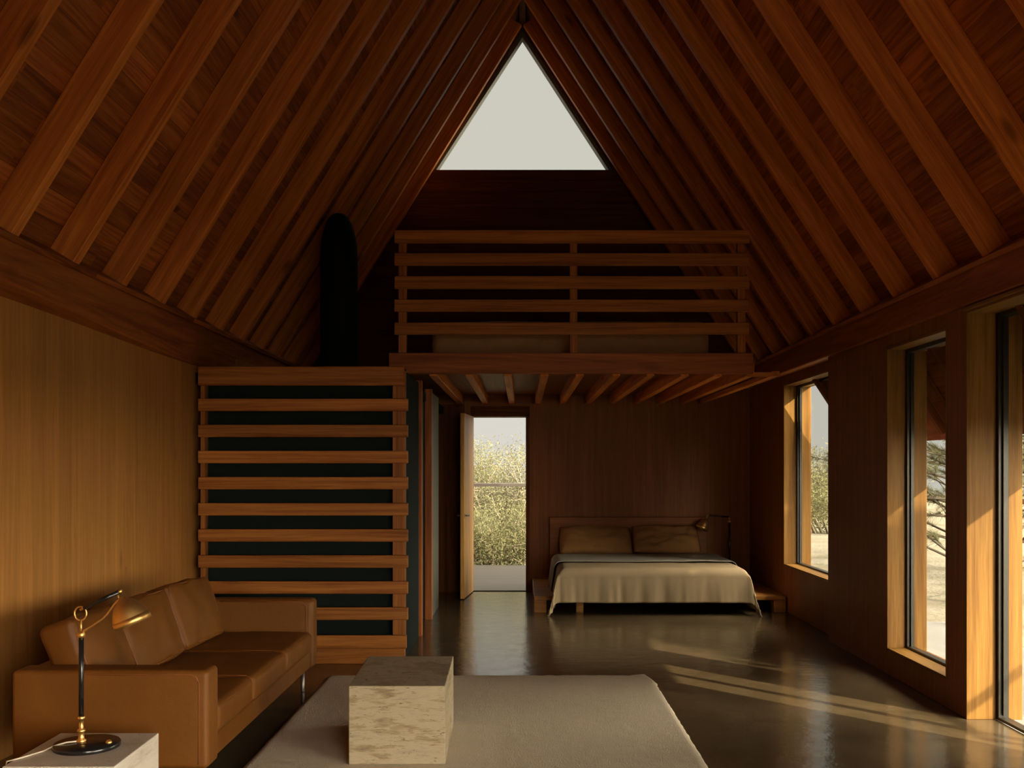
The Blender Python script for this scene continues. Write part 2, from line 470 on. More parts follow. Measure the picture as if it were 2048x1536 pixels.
# back wall with door opening, gable above
DX0, DX1, DZ = -0.61, 0.085, 2.10
bm = BM()
box(bm, -2.75, DX0, YB, YB+0.34, 0, 2.5, 'z', 0)
box(bm, DX0, DX1, YB, YB+0.34, DZ, 2.5, 'x', 0)
box(bm, DX1, XREC+0.2, YB, YB+0.34, 0, 2.5, 'z', 0)
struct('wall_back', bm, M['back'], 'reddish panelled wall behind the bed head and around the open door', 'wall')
bm = BM()
uvl = bm.loops.layers.uv.active
def prism(bm, pts, y0, y1, g='x'):
    A = [bm.verts.new((p[0], y0, p[1])) for p in pts]; B = [bm.verts.new((p[0], y1, p[1])) for p in pts]
    n = len(pts); fs = [bm.faces.new(A), bm.faces.new(list(reversed(B)))]
    for i in range(n): fs.append(bm.faces.new((A[i], B[i], B[(i+1) % n], A[(i+1) % n])))
    for f in fs:
        for lp in f.loops:
            p = lp.vert.co
            lp[uvl].uv = (p.x, p.z + p.y) if g == 'x' else (p.z, p.x + p.y)
GS = 4.98     # gable window sill
def roofx(z, sl, extra): return (RIDGE + extra - z)/sl
EX = 0.34
prism(bm, [(-roofx(2.5, SLL, EX), 2.5), (roofx(2.5, SLR, EX), 2.5), (roofx(GS, SLR, EX), GS), (-roofx(GS, SLL, EX), GS)], YB, YB+0.34)
GW, GA = 1.075, 6.64       # outer half width and apex of the glazed triangle
prism(bm, [(-roofx(GS, SLL, EX), GS), (-GW, GS), (0, GA), (0, RIDGE+EX)], YB, YB+0.34)
prism(bm, [(GW, GS), (roofx(GS, SLR, EX), GS), (0, RIDGE+EX), (0, GA)], YB, YB+0.34)
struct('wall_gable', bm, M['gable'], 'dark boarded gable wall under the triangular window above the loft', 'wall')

# front gable behind the camera: solid above, unseen opening below, partly closed to steer the light
bm = BM(); uvl = bm.loops.layers.uv.active
prism(bm, [(-roofx(2.5, SLL, EX), 2.5), (roofx(2.5, SLR, EX), 2.5), (0, RIDGE+EX)], YF-0.25, YF)
box(bm, -2.8, 0.4, YF-0.25, YF, -0.1, 2.5, 'z', 0)
box(bm, 2.25, 2.9, YF-0.25, YF, -0.1, 2.5, 'z', 0)
struct('wall_front', bm, M['wall_l'], 'board wall at the camera end of the room', 'wall')

# roof boards
bm = BM()
def slab(bm, sl, side, x_eave, y0, y1):
    ang = math.atan(sl); d = Vector((side*math.cos(ang), 0, -math.sin(ang))); nrm = Vector((side*math.sin(ang), 0, math.cos(ang)))
    top = Vector((0, 0, RIDGE)); L = x_eave/math.cos(ang) + 0.25
    c = top + d*(L/2 - 0.22) + nrm*(RD + 0.06) + Vector((0, (y0+y1)/2, 0))
    obox(bm, c, (Vector((0,1,0)), d, nrm), (y1-y0, L, 0.12), 0)
YOV = 9.86
slab(bm, SLL, -1, 2.75, YF-0.4, YB+0.36)
slab(bm, SLR, 1, 2.72, YF-0.4, YB+0.36)
struct('ceiling', bm, M['deck'], 'steep roof of reddish timber boards above the rafters', 'ceiling')

# plate beams
bm = BM(); uvl = bm.loops.layers.uv.active
N = 40; rings = []
for i in range(N+1):
    y = YF + (YB-YF)*i/N
    t = max(0.0, min(1.0, (y-4.3)/3.6)); t = t*t*(3-2*t)
    zb = 2.345 - 0.115*t + 0.006*math.sin(y*1.7); zj = 2.315 - 0.085*t
    xf = PXL + 0.004*math.sin(y*1.1)
    prof = [(xf-0.012, PZL), (xf, PZL-0.012), (xf, zb+0.012), (xf-0.012, zb), (left_x(y)-0.03, zj-0.004), (-2.80, zj), (-2.80, PZL)]
    rings.append([(bm.verts.new((px, y, pz)), y, px+pz) for (px, pz) in prof])
for i in range(N):
    n = len(rings[0])
    for k in range(n):
        q = [rings[i][k], rings[i][(k+1) % n], rings[i+1][(k+1) % n], rings[i+1][k]]
        f = bm.faces.new([a[0] for a in q])
        for lp, a in zip(f.loops, q): lp[uvl].uv = (a[1], a[2])
bm.faces.new([a[0] for a in rings[0]]); bm.faces.new([a[0] for a in rings[-1]])
tag(obj('plate_beam', bm, M['plate']), 'heavy dark timber beam along the top of the honey board wall', 'beam', kind='structure')
bm = BM(); box(bm, PXR, 2.80, YF, YB, 2.395, PZR, 'y', 0.008)
tag(obj('plate_beam', bm, M['plate']), 'heavy dark timber beam above the tall windows', 'beam', kind='structure')
# blocking boards between rafter feet
bm = BM()
ang = math.atan(SLL); obox(bm, (PXL-0.055-0.03, (YF+YB)/2, PZL+0.09-0.045), (Vector((0,1,0)), Vector((-math.sin(ang),0,math.cos(ang))), Vector((math.cos(ang),0,math.sin(ang)))), (YB-YF, 0.26, 0.03), 0.002)
struct('trim_1', bm, M['deck'], 'blocking board between the rafter feet above the honey wall', 'trim')
bm = BM()
ang = math.atan(SLR); obox(bm, (PXR+0.055+0.03, (YF+YB)/2, PZR+0.09-0.045), (Vector((0,1,0)), Vector((math.sin(ang),0,math.cos(ang))), Vector((-math.cos(ang),0,math.sin(ang)))), (YB-YF, 0.26, 0.03), 0.002)
struct('trim_2', bm, M['deck'], 'blocking board between the rafter feet above the tall windows', 'trim')

# rafters
def rafter_mesh(sl, side, x_eave):
    bm = BM(); ang = math.atan(sl)
    d = Vector((side*math.cos(ang), 0, -math.sin(ang))); nrm = Vector((side*math.sin(ang), 0, math.cos(ang)))
    L = x_eave/math.cos(ang)
    # plumb cut at the ridge: start a little past it
    obox(bm, Vector((0,0,RIDGE)) + d*(L/2+0.02) + nrm*RD/2, (d, Vector((0,1,0)), nrm), (L, RW, RD), 0.004)
    me = bpy.data.meshes.new('rafter'); bmesh.ops.recalc_face_normals(bm, faces=bm.faces[:])
    bm.to_mesh(me); bm.free(); me.materials.append(M['rafter']); return me
mL = rafter_mesh(SLL, -1, 2.66); mR = rafter_mesh(SLR, 1, 2.68); mR2 = rafter_mesh(SLR, 1, 2.68)
ORD = ['first', 'second', 'third', 'fourth', 'fifth', 'sixth', 'seventh', 'eighth', 'ninth', 'tenth', 'eleventh', 'twelfth', 'thirteenth', 'fourteenth', 'fifteenth', 'sixteenth', 'seventeenth', 'eighteenth', 'nineteenth', 'twentieth']
SP = 0.665
ry = [11.49 - SP*i for i in range(20)]
for i, y in enumerate(ry):
    if y < YF+0.1: break
    for side in (-1, 1):
        me = mL if side < 0 else (mR if y < YOV-0.1 else mR2)
        o = bpy.data.objects.new('rafter', me); C.objects.link(o); o.location = (0, y, 0)
        w = 'honey-walled sofa side' if side < 0 else 'tall-window side'
        tag(o, 'timber roof rafter on the %s, %s from the triangular window' % (w, ORD[i]), 'rafter',
            'rafters above the sofa side' if side < 0 else 'rafters above the window side')
bm = BM(); box(bm, -0.035, 0.035, YF, YB, RIDGE+0.11, RIDGE+0.24, 'y', 0.003)
tag(obj('ridge_beam', bm, M['gable']), 'dark timber ridge board where the rafters meet', 'beam', kind='structure')

# projecting eave outside the tall windows
t = thing('roof_eave', 'dark eave projecting past the tall windows', 'eave', (2.9, (YF+YOV)/2, 2.0), kind='structure')
ang = math.atan(SLR); d_ = Vector((math.cos(ang), 0, -math.sin(ang))); n_ = Vector((math.sin(ang), 0, math.cos(ang)))
la, lb = 2.66/math.cos(ang), 3.13/math.cos(ang)
bm = BM(); obox(bm, Vector((0, (YF-0.4+YOV)/2, RIDGE)) + d_*((la+lb)/2+0.09) + n_*(RD+0.055), (Vector((0,1,0)), d_, n_), (YOV-YF+0.4, lb-la+0.12, 0.10), 0)
obj('eave_boards', bm, M['gable'], t)
for y in ry:
    if YF+0.1 < y < YOV-0.1:
        bm = BM(); obox(bm, Vector((0, y, RIDGE)) + d_*((la+lb)/2+0.02) + n_*RD/2, (d_, Vector((0,1,0)), n_), (lb-la, RW, RD), 0.004)
        obj('rafter_tail', bm, M['gable'], t)

# ================================================================== WINDOWS AND DOORS
def side_opening(name, x_in, y0, y1, z0, z1, label, cat, is_door=False):
    da, db, dc = (0.168, 0.230, 0.315) if is_door else (0.126, 0.178, 0.272)
    t = thing(name, label, cat, (x_in, (y0+y1)/2, z0), kind='structure')
    a, b, c_ = x_in+da, x_in+db, x_in+dc
    th = 0.020
    bm = BM()   # inner jamb lining
    box(bm, x_in-0.004, a, y1-th, y1+0.001, z0, z1, 'z', 0.002)
    box(bm, x_in-0.004, a, y0-0.001, y0+th, z0, z1, 'z', 0.002)
    box(bm, x_in-0.004, a, y0+th, y1-th, z1-th, z1+0.001, 'y', 0.002)
    if not is_door: box(bm, x_in-0.004, a, y0+th, y1-th, z0-0.001, z0+th, 'y', 0.002)
    obj('jamb_lining', bm, M['jamb'], t)
    bm = BM()   # outer timber reveal
    box(bm, b, c_, y1-0.030, y1+0.001, z0, z1, 'z', 0.002)
    box(bm, b, c_, y0-0.001, y0+0.030, z0, z1, 'z', 0.002)
    box(bm, b, c_, y0+0.03, y1-0.03, z1-0.03, z1+0.001, 'y', 0.002)
    obj('outer_reveal', bm, M['jamb'], t)
    bm = BM()   # metal frame
    w = 0.045
    for (p, q) in ((y1-w, y1-0.002), (y0+0.002, y0+w)):
        box(bm, a, b, p, q, z0+0.001, z1-0.001, 'z', 0.003)
        
    box(bm, a, b, y0+w, y1-w, z1-w, z1-0.002, 'y', 0.003)
    box(bm, a, b, y0+w, y1-w, z0+0.001, z0+(0.035 if not is_door else 0.018), 'y', 0.003)
    if is_door: box(bm, a, b, 5.22, 5.255, z0+0.018, z1-w, 'z', 0.003)
    # glazing bead, a thin inner step
    for (p, q) in ((y1-w-0.016, y1-w), (y0+w, y0+w+0.016)):
        box(bm, a+0.022, b-0.018, p, q, z0+0.03, z1-w, 'z', 0.001)
    fr = obj('window_frame' if not is_door else 'door_frame', bm, M['frame'], t)
    bm = BM(); box(bm, a+0.028, a+0.036, y0+w-0.004, y1-w+0.004, z0+0.02, z1-w+0.004, 'z', 0)
    obj('glass_pane', bm, M['glass'], fr)
    return t
side_opening('window_1', XREC, *W1, 'tall fixed window in honey timber jambs nearest the bed', 'window')
side_opening('window_2', XR, *W2, 'tall window reaching almost to the floor, beside the post of the glazed door', 'window')
side_opening('door_2', XR, D2[0], D2[1], 0.0, 2.37, 'full height glazed door at the picture edge with sunlit timber jamb', 'door', True)
# threshold strip of glazed door & lit head board
bm = BM(); box(bm, XR-0.02, XR+0.06, NEAR[1]+0.3, D2[1]+0.0, 2.365, 2.385, 'y', 0.002)
struct('trim_3', bm, M['jamb'], 'narrow honey head board above the glazed door', 'trim')

# gable triangular window
t = thing('window_3', 'triangular gable window showing white sky', 'window', (0, YB+0.1, GS), kind='structure')
bm = BM(); uvl = bm.loops.layers.uv.active
fw = 0.055
iw, ia = GW-0.052, GA-0.085
prism(bm, [(-GW, GS), (-iw, GS), (0, ia), (0, GA)], YB+0.02, YB+0.16, 'z')
prism(bm, [(iw, GS), (GW, GS), (0, GA), (0, ia)], YB+0.02, YB+0.16, 'z')
box(bm, -iw, iw, YB+0.02, YB+0.16, GS-0.03, GS+0.003, 'x', 0)
fr = obj('window_frame', bm, M['greypanel'], t)
bm = BM(); uvl = bm.loops.layers.uv.active
prism(bm, [(-iw-0.02, GS), (iw+0.02, GS), (0, ia+0.03)], YB+0.10, YB+0.108)
obj('glass_pane', bm, M['glass'], fr)

# back door
t = thing('door_1', 'narrow timber door standing open to the shrubs beside the bed', 'door', (DX0, YB, 0), kind='structure')
bm = BM()
box(bm, DX1-0.045, DX1, YB-0.012, YB+0.30, 0, DZ, 'z', 0.002)
box(bm, DX0, DX0+0.02, YB-0.012, YB+0.30, 0, DZ, 'z', 0.002)
box(bm, DX0, DX1, YB-0.012, YB+0.30, DZ-0.03, DZ+0.09, 'x', 0.002)
obj('door_frame', bm, M['gable'], t)
# the leaf swings inwards on the left jamb
hx, hy = -0.600, YB+0.02; fx, fy = -0.668, YB-0.72
d = Vector((fx-hx, fy-hy, 0)); L = d.length; d.normalize(); nr = Vector((-d.y, d.x, 0))
bm = BM(); obox(bm, Vector(((hx+fx)/2, (hy+fy)/2, 1.04)) - nr*0.0, (Vector((0,0,1)), d, nr), (2.06, L, 0.042), 0.002)
leaf = obj('door_leaf', bm, M['leafwood_lit'], t)
bm = BM()
hp = Vector((fx, fy, 0.93)) - d*0.065
for sgn in (-1, 1):
    p0 = hp + nr*sgn*0.02; p1 = hp + nr*sgn*0.062
    tube(bm, [p0, p1], 0.009, 10); tube(bm, [p1, p1 - d*0.12], 0.0085, 10)
    lathe(bm, [(0.024, 0), (0.024, 0.006)], p0, nr*sgn, 18)
obj('door_handle', bm, M['steel'], leaf, label='slim steel lever handle')

# ================================================================== LOFT
SL_Y = F/243.0            # slat front faces
sL = 243.0
LZ = 2.36
bm = BM()
box(bm, wx(777, sL)+0.02, 1.93, SL_Y+0.05, YB, LZ-0.03, LZ, 'y', 0)
t = thing('loft_platform', 'timber sleeping loft above the bed on exposed joists', 'loft', (0.4, SL_Y+1.5, LZ-0.15), kind='structure')
bmf = bm; obj('loft_floor', bmf, M['back'], t)
jx = [-0.74, -0.44, -0.125, 0.183, 0.475, 0.775, 1.06, 1.345, 1.62, 1.89, 2.10]
for x in jx:
    bm = BM(); box(bm, x-0.034, x+0.034, SL_Y+0.06, YB-0.002, LZ-0.140, LZ-(0.031 if x < 1.93 else 0.098), 'y', 0.003)
    obj('joist', bm, M['rafter'], t)
bm = BM(); box(bm, wx(777, sL), wx(1508, sL), SL_Y+0.02, SL_Y+0.09, wz(747, sL), wz(705, sL), 'x', 0.004)
obj('fascia_beam', bm, M['plate'], t)
bm = BM(); box(bm, wx(1500, sL), wx(1548, sL), SL_Y+0.055, SL_Y+0.085, wz(752, sL), wz(743, sL), 'x', 0.002)
obj('ledger_strip', bm, M['rafter'], t)

t = thing('loft_railing', 'five-slat timber railing along the edge of the sleeping loft', 'railing', (wx(1144, sL), SL_Y+0.05, wz(705, sL)))
for (a, b) in ((460, 486), (506, 531), (552, 577.5), (599, 623), (645, 669)):
    bm = BM(); box(bm, wx(788.5, sL), wx(1499.5, sL), SL_Y, SL_Y+0.028, wz(b, sL), wz(a, sL), 'x', 0.006, 2)
    obj('slat', bm, M['slat'], t)
for (a, b) in ((796, 812), (1140, 1155), (1477, 1493)):
    bm = BM(); box(bm, wx(a, sL), wx(b, sL), SL_Y+0.028, SL_Y+0.095, wz(705, sL), wz(470, sL), 'z', 0.003)
    obj('post', bm, M['slat'], t)
# the loft's side railing returns towards the gable on the open left side
for (a, b) in ((460, 486), (552, 577.5), (645, 669)):
    pass
bm = BM()
rbox(bm, (wx(1140, 228), 9.35, LZ+0.185), (2.40, 1.5, 0.36), 0.09, (0.0, 0.0, 0.035), 14, wr=0.012, seed=3)
o = obj('loft_mattress', bm, M['loftmat'], origin=(wx(1140, 228), 9.35, LZ))
tag(o, 'thick tan mattress lying on the loft floor behind the slatted railing', 'mattress')

# ================================================================== LEFT PARTITION AND HALL
sP = 269.0; PY = F/sP
t = thing('slatted_partition', 'open timber slat screen with dark backing between sofa and passage', 'partition', (wx(605, sP), PY+0.05, 0))
rows = [(732.5, 771)] + [(797+52.25*i, 822+52.3*i) for i in range(9)]
for i, (a, b) in enumerate(rows):
    bm = BM()
    xr = wx(809, sP) if i == 0 else wx(816, sP)
    box(bm, wx(395, sP)+0.001, xr, PY, PY+0.032, wz(b, sP), wz(a, sP), 'x', 0.008, 2)
    obj('slat', bm, M['slat'], t)
bm = BM(); box(bm, wx(395, sP)+0.001, wx(813, sP), PY, PY+0.032, wz(1297, sP), wz(1271, sP), 'x', 0.005, 2)
obj('slat', bm, M['slat'], t)
bm = BM(); box(bm, wx(395, sP)+0.001, wx(809, sP), PY+0.006, PY+0.07, 0.0, wz(1297.5, sP), 'x', 0.003)
obj('base_board', bm, M['slat'], t)
for (a, b) in ((398, 407), (784, 809)):
    bm = BM(); box(bm, wx(a, sP), wx(b, sP), PY+0.032, PY+0.11, wz(1296, sP), wz(740, sP), 'z', 0.003)
    obj('post', bm, M['slat'], t)
bm = BM(); box(bm, wx(396, sP), wx(808, sP), PY+0.115, PY+0.135, wz(1296, sP), wz(735, sP), 'z', 0)
obj('backing_panel', bm, M['dark'], t, label='near-black backing panel')

# hall wall from the partition to the back: dark panels with timber posts
bm = BM()
box(bm, -0.97, -0.90, PY+0.14, 9.0, 0, 2.20, 'z', 0)
struct('wall_hall', bm, M['dark'], 'near-black passage wall behind the end of the slat screen', 'wall')
bm = BM(); box(bm, -0.97, -0.885, 9.70, 10.55, 0, 2.20, 'z', 0)
struct('wall_passage', bm, M['greypanel'], 'grey passage wall catching light from the open door', 'wall')
for (y, x0, x1, lab) in ((8.66, -0.95, -0.872, 'timber post in the passage nearest the slat screen'), (9.62, -0.94, -0.872, 'slimmer timber post further down the dark passage')):
    bm = BM(); box(bm, x0, x1, y, y+0.07, 0, LZ-0.14, 'z', 0.003)
    tag(obj('post', bm, M['plate'], origin=((x0+x1)/2, y, 0)), lab, 'post')
bm = BM(); box(bm, -1.6, DX0-0.07, YB-0.03, YB-0.002, 0, 2.21, 'z', 0)  # dark sheet over the back wall puts the passage shade into colour
box(bm, DX0-0.30, DX0-0.27, YB-0.05, YB-0.03, 0, 2.2, 'z', 0.002)
struct('wall_passage_shade', bm, M['gable'], 'dark sheet standing in for shade on the passage end left of the open door', 'wall')
# bath room ceiling slab behind the partition
bm = BM(); box(bm, -2.5, -0.93, PY+0.14, YB, 2.10, 2.18, 'x', 0)
struct('ceiling_storage', bm, M['dark'], 'dark storage deck above the slat screen room', 'ceiling')
# black flue-like cylinder standing on that deck
bm = BM()
cyx, cyy = wx(678, 221), F/221
rr = 37/221
zt = wz(427, 221)
prof = [(rr*0.96, 0), (rr, 0.03), (rr, zt-2.18-0.42)]
for i in range(1, 13):
    a = i/12*math.pi/2; prof.append((rr*math.cos(a)**0.8 if i < 12 else 0.0, zt-2.18-0.42+0.42*math.sin(a)))
lathe(bm, prof, (cyx, cyy, 2.18), (0,0,1), 36)
o = obj('black_cylinder', bm, M['soot'], origin=(cyx, cyy, 2.18))
tag(o, 'tall matt black cylinder with domed top in the dark beside the loft', 'cylinder')

# ================================================================== RUG
bm = BM()
nx, ny = 120, 160
x0, x1, y0, y1 = -1.352, 0.900, 3.45, 6.94
top = []
for j in range(ny+1):
    row = []
    for i in range(nx+1):
        u, v = i/nx, j/ny
        ex = 0.010*mnoise.noise(Vector((v*40, 3.1, 0))) if i in (0, nx) else 0
        ey = 0.010*mnoise.noise(Vector((u*40, 7.7, 0))) if j in (0, ny) else 0
        edge = min(u*(x1-x0), (1-u)*(x1-x0), v*(y1-y0), (1-v)*(y1-y0))
        z = 0.004 + 0.022*min(1.0, (edge/0.03))**0.5 + 0.0025*mnoise.noise(Vector((u*50, v*70, 1)))
        cx_, cy_ = x0 + (x1-x0)*u + ex, y0 + (y1-y0)*v + ey
        # the far right corner is curled and rounded
        dc = max(0.0, 0.16 - math.hypot(x1-cx_, y1-cy_)); 
        cx_ -= dc*0.30; cy_ -= dc*0.12; z += dc*0.10
        row.append(bm.verts.new((cx_, cy_, z)))
    top.append(row)
for j in range(ny):
    for i in range(nx):
        f = bm.faces.new((top[j][i], top[j][i+1], top[j+1][i+1], top[j+1][i])); f.smooth = True
border = [top[0][i] for i in range(nx+1)] + [top[j][nx] for j in range(1, ny+1)] + [top[ny][i] for i in range(nx-1, -1, -1)] + [top[j][0] for j in range(ny-1, 0, -1)]
low = [bm.verts.new((v.co.x, v.co.y, 0.0)) for v in border]
for k in range(len(border)):
    bm.faces.new((border[k], border[(k+1) % len(border)], low[(k+1) % len(border)], low[k]))
o = obj('rug', bm, M['rug'], origin=(-0.226, 5.2, 0)); tag(o, 'thick ivory wool rug on the dark floor in front of the sofa', 'rug')

# ================================================================== STONE BLOCKS
bm = BM()
def quadblock(bm, c00, c10, c11, c01, z0, z1, bev):
    vs = [bm.verts.new((*p, z)) for z in (z0, z1) for p in (c00, c10, c11, c01)]
    fs = [bm.faces.new([vs[i] for i in q]) for q in ((3,2,1,0), (4,5,6,7), (0,1,5,4), (1,2,6,5), (2,3,7,6), (3,0,4,7))]
    es = list({e for f in fs for e in f.edges})
    bmesh.ops.bevel(bm, geom=es, offset=bev, segments=2, profile=0.5, affect='EDGES')
ZR = 0.026
quadblock(bm, (-0.838, 4.82), (-0.373, 4.82), (-0.386, 5.59), (-0.862, 5.59), ZR, 0.404, 0.004)
o = obj('coffee_table', bm, M['trav'], origin=(-0.61, 5.2, ZR)); tag(o, 'solid travertine block coffee table standing on the ivory rug', 'coffee table')
bm = BM()
quadblock(bm, (-1.905, 3.66), (-1.495, 3.66), (-1.502, 4.13), (-1.907, 4.13), 0.0, 0.360, 0.003)
o = obj('side_table', bm, M['marble'], origin=(-1.70, 3.9, 0)); tag(o, 'pale stone block side table under the brass desk lamp', 'side table')

# ================================================================== SOFA
SX0, SX1 = -2.215, -1.362
t = thing('sofa', 'cognac leather sofa with slim arms against the honey board wall', 'sofa', (-1.83, 5.5, 0))
LB = 0.150
def soft(name, c, dims, r, bulge=(0,0,0), n=12, rot=None, wr=0.0, seed=0, parent=None, wf=6.0, mat='leather'):
    bm = BM(); rbox(bm, c, dims, r, bulge, n, rot, wr, seed, wf)
    return obj(name, bm, M[mat], parent or t)
def box_seam(parent, pts, r=0.0035, name='piping'):
    bm = BM(); tube(bm, pts, r, 6); return obj(name, bm, M['seam'], parent)
ya0, ya1 = 4.33, 4.485
arm = soft('armrest', ((SX0+SX1)/2, (ya0+ya1)/2, (LB+0.575)/2), (SX1-SX0, ya1-ya0, 0.575-LB), 0.022, (0.0, 0.006, 0.004), wr=0.002)
e = 0.006
box_seam(arm, [(SX0+0.02, ya0+0.004, 0.558), (SX1-0.075, ya0+0.001, 0.558), (SX1-0.05, ya0+0.0, 0.548), (SX1-0.040, ya0, 0.52), (SX1-0.040, ya0, LB+0.02)])
yb0, yb1 = 6.50, 6.645
arm = soft('armrest', ((SX0+SX1)/2, (yb0+yb1)/2, (LB+0.600)/2), (SX1-SX0, yb1-yb0, 0.600-LB), 0.03, (0.0, 0.008, 0.004), wr=0.003)
box_seam(arm, [(SX1-0.045, yb0-0.002, 0.30), (SX1-0.045, yb0-0.004, 0.56), (SX1-0.075, yb0-0.003, 0.588), (SX0+0.25, yb0-0.001, 0.592)])
soft('base', ((SX0+SX1)/2-0.004, (ya1+yb0)/2, (LB+0.262)/2), (SX1-SX0-0.03, yb0-ya1+0.02, 0.262-LB), 0.02)
soft('backrest', (SX0+0.06, (ya1+yb0)/2, (LB+0.565)/2), (0.11, yb0-ya1+0.03, 0.565-LB), 0.03, (0, 0, 0.0), wr=0.003)
yy = [ya1, 5.08, 5.78, yb0]
for i in range(3):
    c = soft('seat_cushion', ((SX0+0.12+SX1)/2, (yy[i]+yy[i+1])/2, 0.328), (SX1-SX0-0.12, yy[i+1]-yy[i]-0.004, 0.135), 0.035, (0.004, 0.0, 0.012), 14, wr=0.005, seed=i*5.3)
    xs = SX1+0.001
    box_seam(c, [(SX0+0.5, yy[i]+0.03, 0.400), (SX1-0.05, yy[i]+0.03, 0.394), (SX1-0.012, yy[i]+0.035, 0.380), (SX1-0.008, (yy[i]+yy[i+1])/2, 0.381), (SX1-0.012, yy[i+1]-0.035, 0.380)], 0.003)
cy = [4.475, 4.97, 5.66, 6.36]
for i in range(3):
    lean = R(-19)
    rot = Matrix.Rotation(lean, 3, 'Y')
    if i == 2: rot = rot @ Matrix.Rotation(R(-2.0), 3, 'X')
    cc = (-2.035 + 0.01*(i == 2), (cy[i]+cy[i+1])/2, 0.575 + 0.004*(i == 2))
    c = soft('back_cushion', cc, (0.17, cy[i+1]-cy[i]-0.004, 0.385), 0.032, (0.022, 0.004, 0.006), 14, rot, 0.010, i*9.1+1, wf=8)
    bmx = BM()
    hw, hh, hl = 0.075, 0.180, (cy[i+1]-cy[i])/2-0.012
    loop = [(hw, -hl, -hh), (hw, hl, -hh), (hw, hl, hh), (hw, -hl, hh)]
    pts = []
    for k in range(4):
        a, b = Vector(loop[k]), Vector(loop[(k+1) % 4])
        for s in range(8): pts.append(Vector(cc) + rot @ a.lerp(b, s/8))
    tube(bmx, pts, 0.003, 6, closed=True); obj('piping', bmx, M['seam'], c)
for (x, y) in ((SX1-0.10, ya0+0.10), (SX1-0.07, yb1-0.13), (SX0+0.10, ya0+0.10), (SX0+0.10, yb1-0.10)):
    bm = BM(); lathe(bm, [(0.011, 0), (0.013, 0.004), (0.011, 0.02), (0.013, LB+0.006)], (x, y, 0), (0,0,1), 16)
    obj('leg', bm, M['steel'], t, label='thin steel leg')

# ================================================================== BRASS DESK LAMP
def lamp(name, label, s, Y, base_z, base_r, P, group, big=True, base_c=None):
    """P: dictionary of picture-plane points (x, y) turned into one plane at distance Y"""
    k = lambda p: Vector((wx(p[0], s), Y, wz(p[1], s)))
    pole_x = k(P['foot']).x
    bc = Vector((base_c if base_c is not None else pole_x, Y, base_z))
    t = thing(name, label, 'lamp', (bc.x, Y, base_z), group)
    bm = BM(); lathe(bm, [(base_r*0.985, 0), (base_r, 0.004), (base_r, 0.014), (base_r*0.97, 0.019), (0.02, 0.021)], bc, (0,0,1), 56)
    obj('base', bm, M['black'], t)
    z1 = k(P['foot']).z; z2 = k(P['joint']).z
    q = 0.42/ (0.86) if False else 1.0
    r = P.get('r', 0.0135)
    bm = BM()
    h = z1 - (base_z+0.02)
    lathe(bm, [(r*1.9, 0), (r*2.0, 0.008), (r*1.2, 0.014), (r*1.05, h*0.38), (r*1.7, h*0.42), (r*1.5, h*0.48), (r*0.9, h*0.52), (r*1.0, h*0.86), (r*1.5, h*0.88), (r*1.5, h*0.97), (r*1.1, h)], (pole_x, Y, base_z+0.019), (0,0,1), 24)
    obj('foot', bm, M['brass'], t, label='turned brass foot')
    bm = BM(); lathe(bm, [(r, 0), (r, z2-z1)], (pole_x, Y, z1), (0,0,1), 20); obj('pole', bm, M['black'], t, label='black upright pole')
    bm = BM(); lathe(bm, [(r*0.9, -0.012), (r*1.5, -0.008), (r*1.5, 0.006), (r*0.8, 0.012)], k(P['joint']), (0,0,1), 20)
    lathe(bm, [(r*0.6, 0), (r*0.8, 0.008), (r*0.5, 0.02)], k(P['joint']), (-1,0,0), 14)
    obj('joint', bm, M['brass'], t, label='brass pivot joint')
    return t, k, r
def shade(t, apex, axis, L, R0, n_in=None):
    ax = Vector(axis).normalized()
    bm = BM()
    prof = [(0.10, 0.00), (0.17, 0.01), (0.19, 0.08), (0.28, 0.12), (0.46, 0.20), (0.63, 0.31), (0.77, 0.45), (0.88, 0.60), (0.955, 0.74), (0.97, 0.78), (1.0, 0.785), (1.0, 1.0)]
    inner = [(0.975, 0.998), (0.955, 0.83), (0.85, 0.61), (0.60, 0.34), (0.26, 0.17), (0.02, 0.16)]
    lathe(bm, [(a*R0, b*L) for a, b in prof] + [(a*R0, b*L) for a, b in inner], apex, ax, 44, cap=False)
    o = obj('lamp_shade', bm, M['brass'], t, label='bell shaped brass shade')
    bm = BM(); lathe(bm, [(0.05*R0, 0.2*L), (0.16*R0, 0.24*L), (0.2*R0, 0.42*L), (0.33*R0, 0.58*L), (0.30*R0, 0.72*L), (0.05*R0, 0.80*L)], apex, ax, 24)
    obj('bulb', bm, M['cord'], o)
    return o
s = 510.0; Y = F/s
t, k, r = lamp('desk_lamp', 'brass and black jointed desk lamp on the pale stone side table', s, Y, 0.360, 0.125,
               {'foot': (162.5, 1431), 'joint': (162.5, 1269), 'r': 0.0098}, 'jointed brass lamps', base_c=wx(174, s))
bm = BM(); tube(bm, [k((162, 1268)), k((162, 1240))], 0.0042, 10); obj('stem', bm, M['brass'], t)
bm = BM(); tube(bm, [k((161, 1227)) + Vector((0.0235*math.cos(a), 0, 0.0265*math.sin(a))) for a in [2*math.pi*i/28 for i in range(28)]], 0.0035, 8, closed=True)
obj('ring', bm, M['brass'], t, label='open brass ring')
bm = BM(); tube(bm, [k((160, 1220)), k((168, 1216)), k((174, 1213))], 0.005, 10); obj('pivot', bm, M['brass'], t)
bm = BM(); tube(bm, [k((234, 1185.5)), k((244, 1181))], 0.006, 10)
obj('end_cap', bm, M['brass'], t)
bm = BM()
tube(bm, [k((235, 1186)), k((238, 1196)), k((243, 1199))], 0.004, 8)
obj('knuckle', bm, M['brass'], t, label='brass knuckle joint')
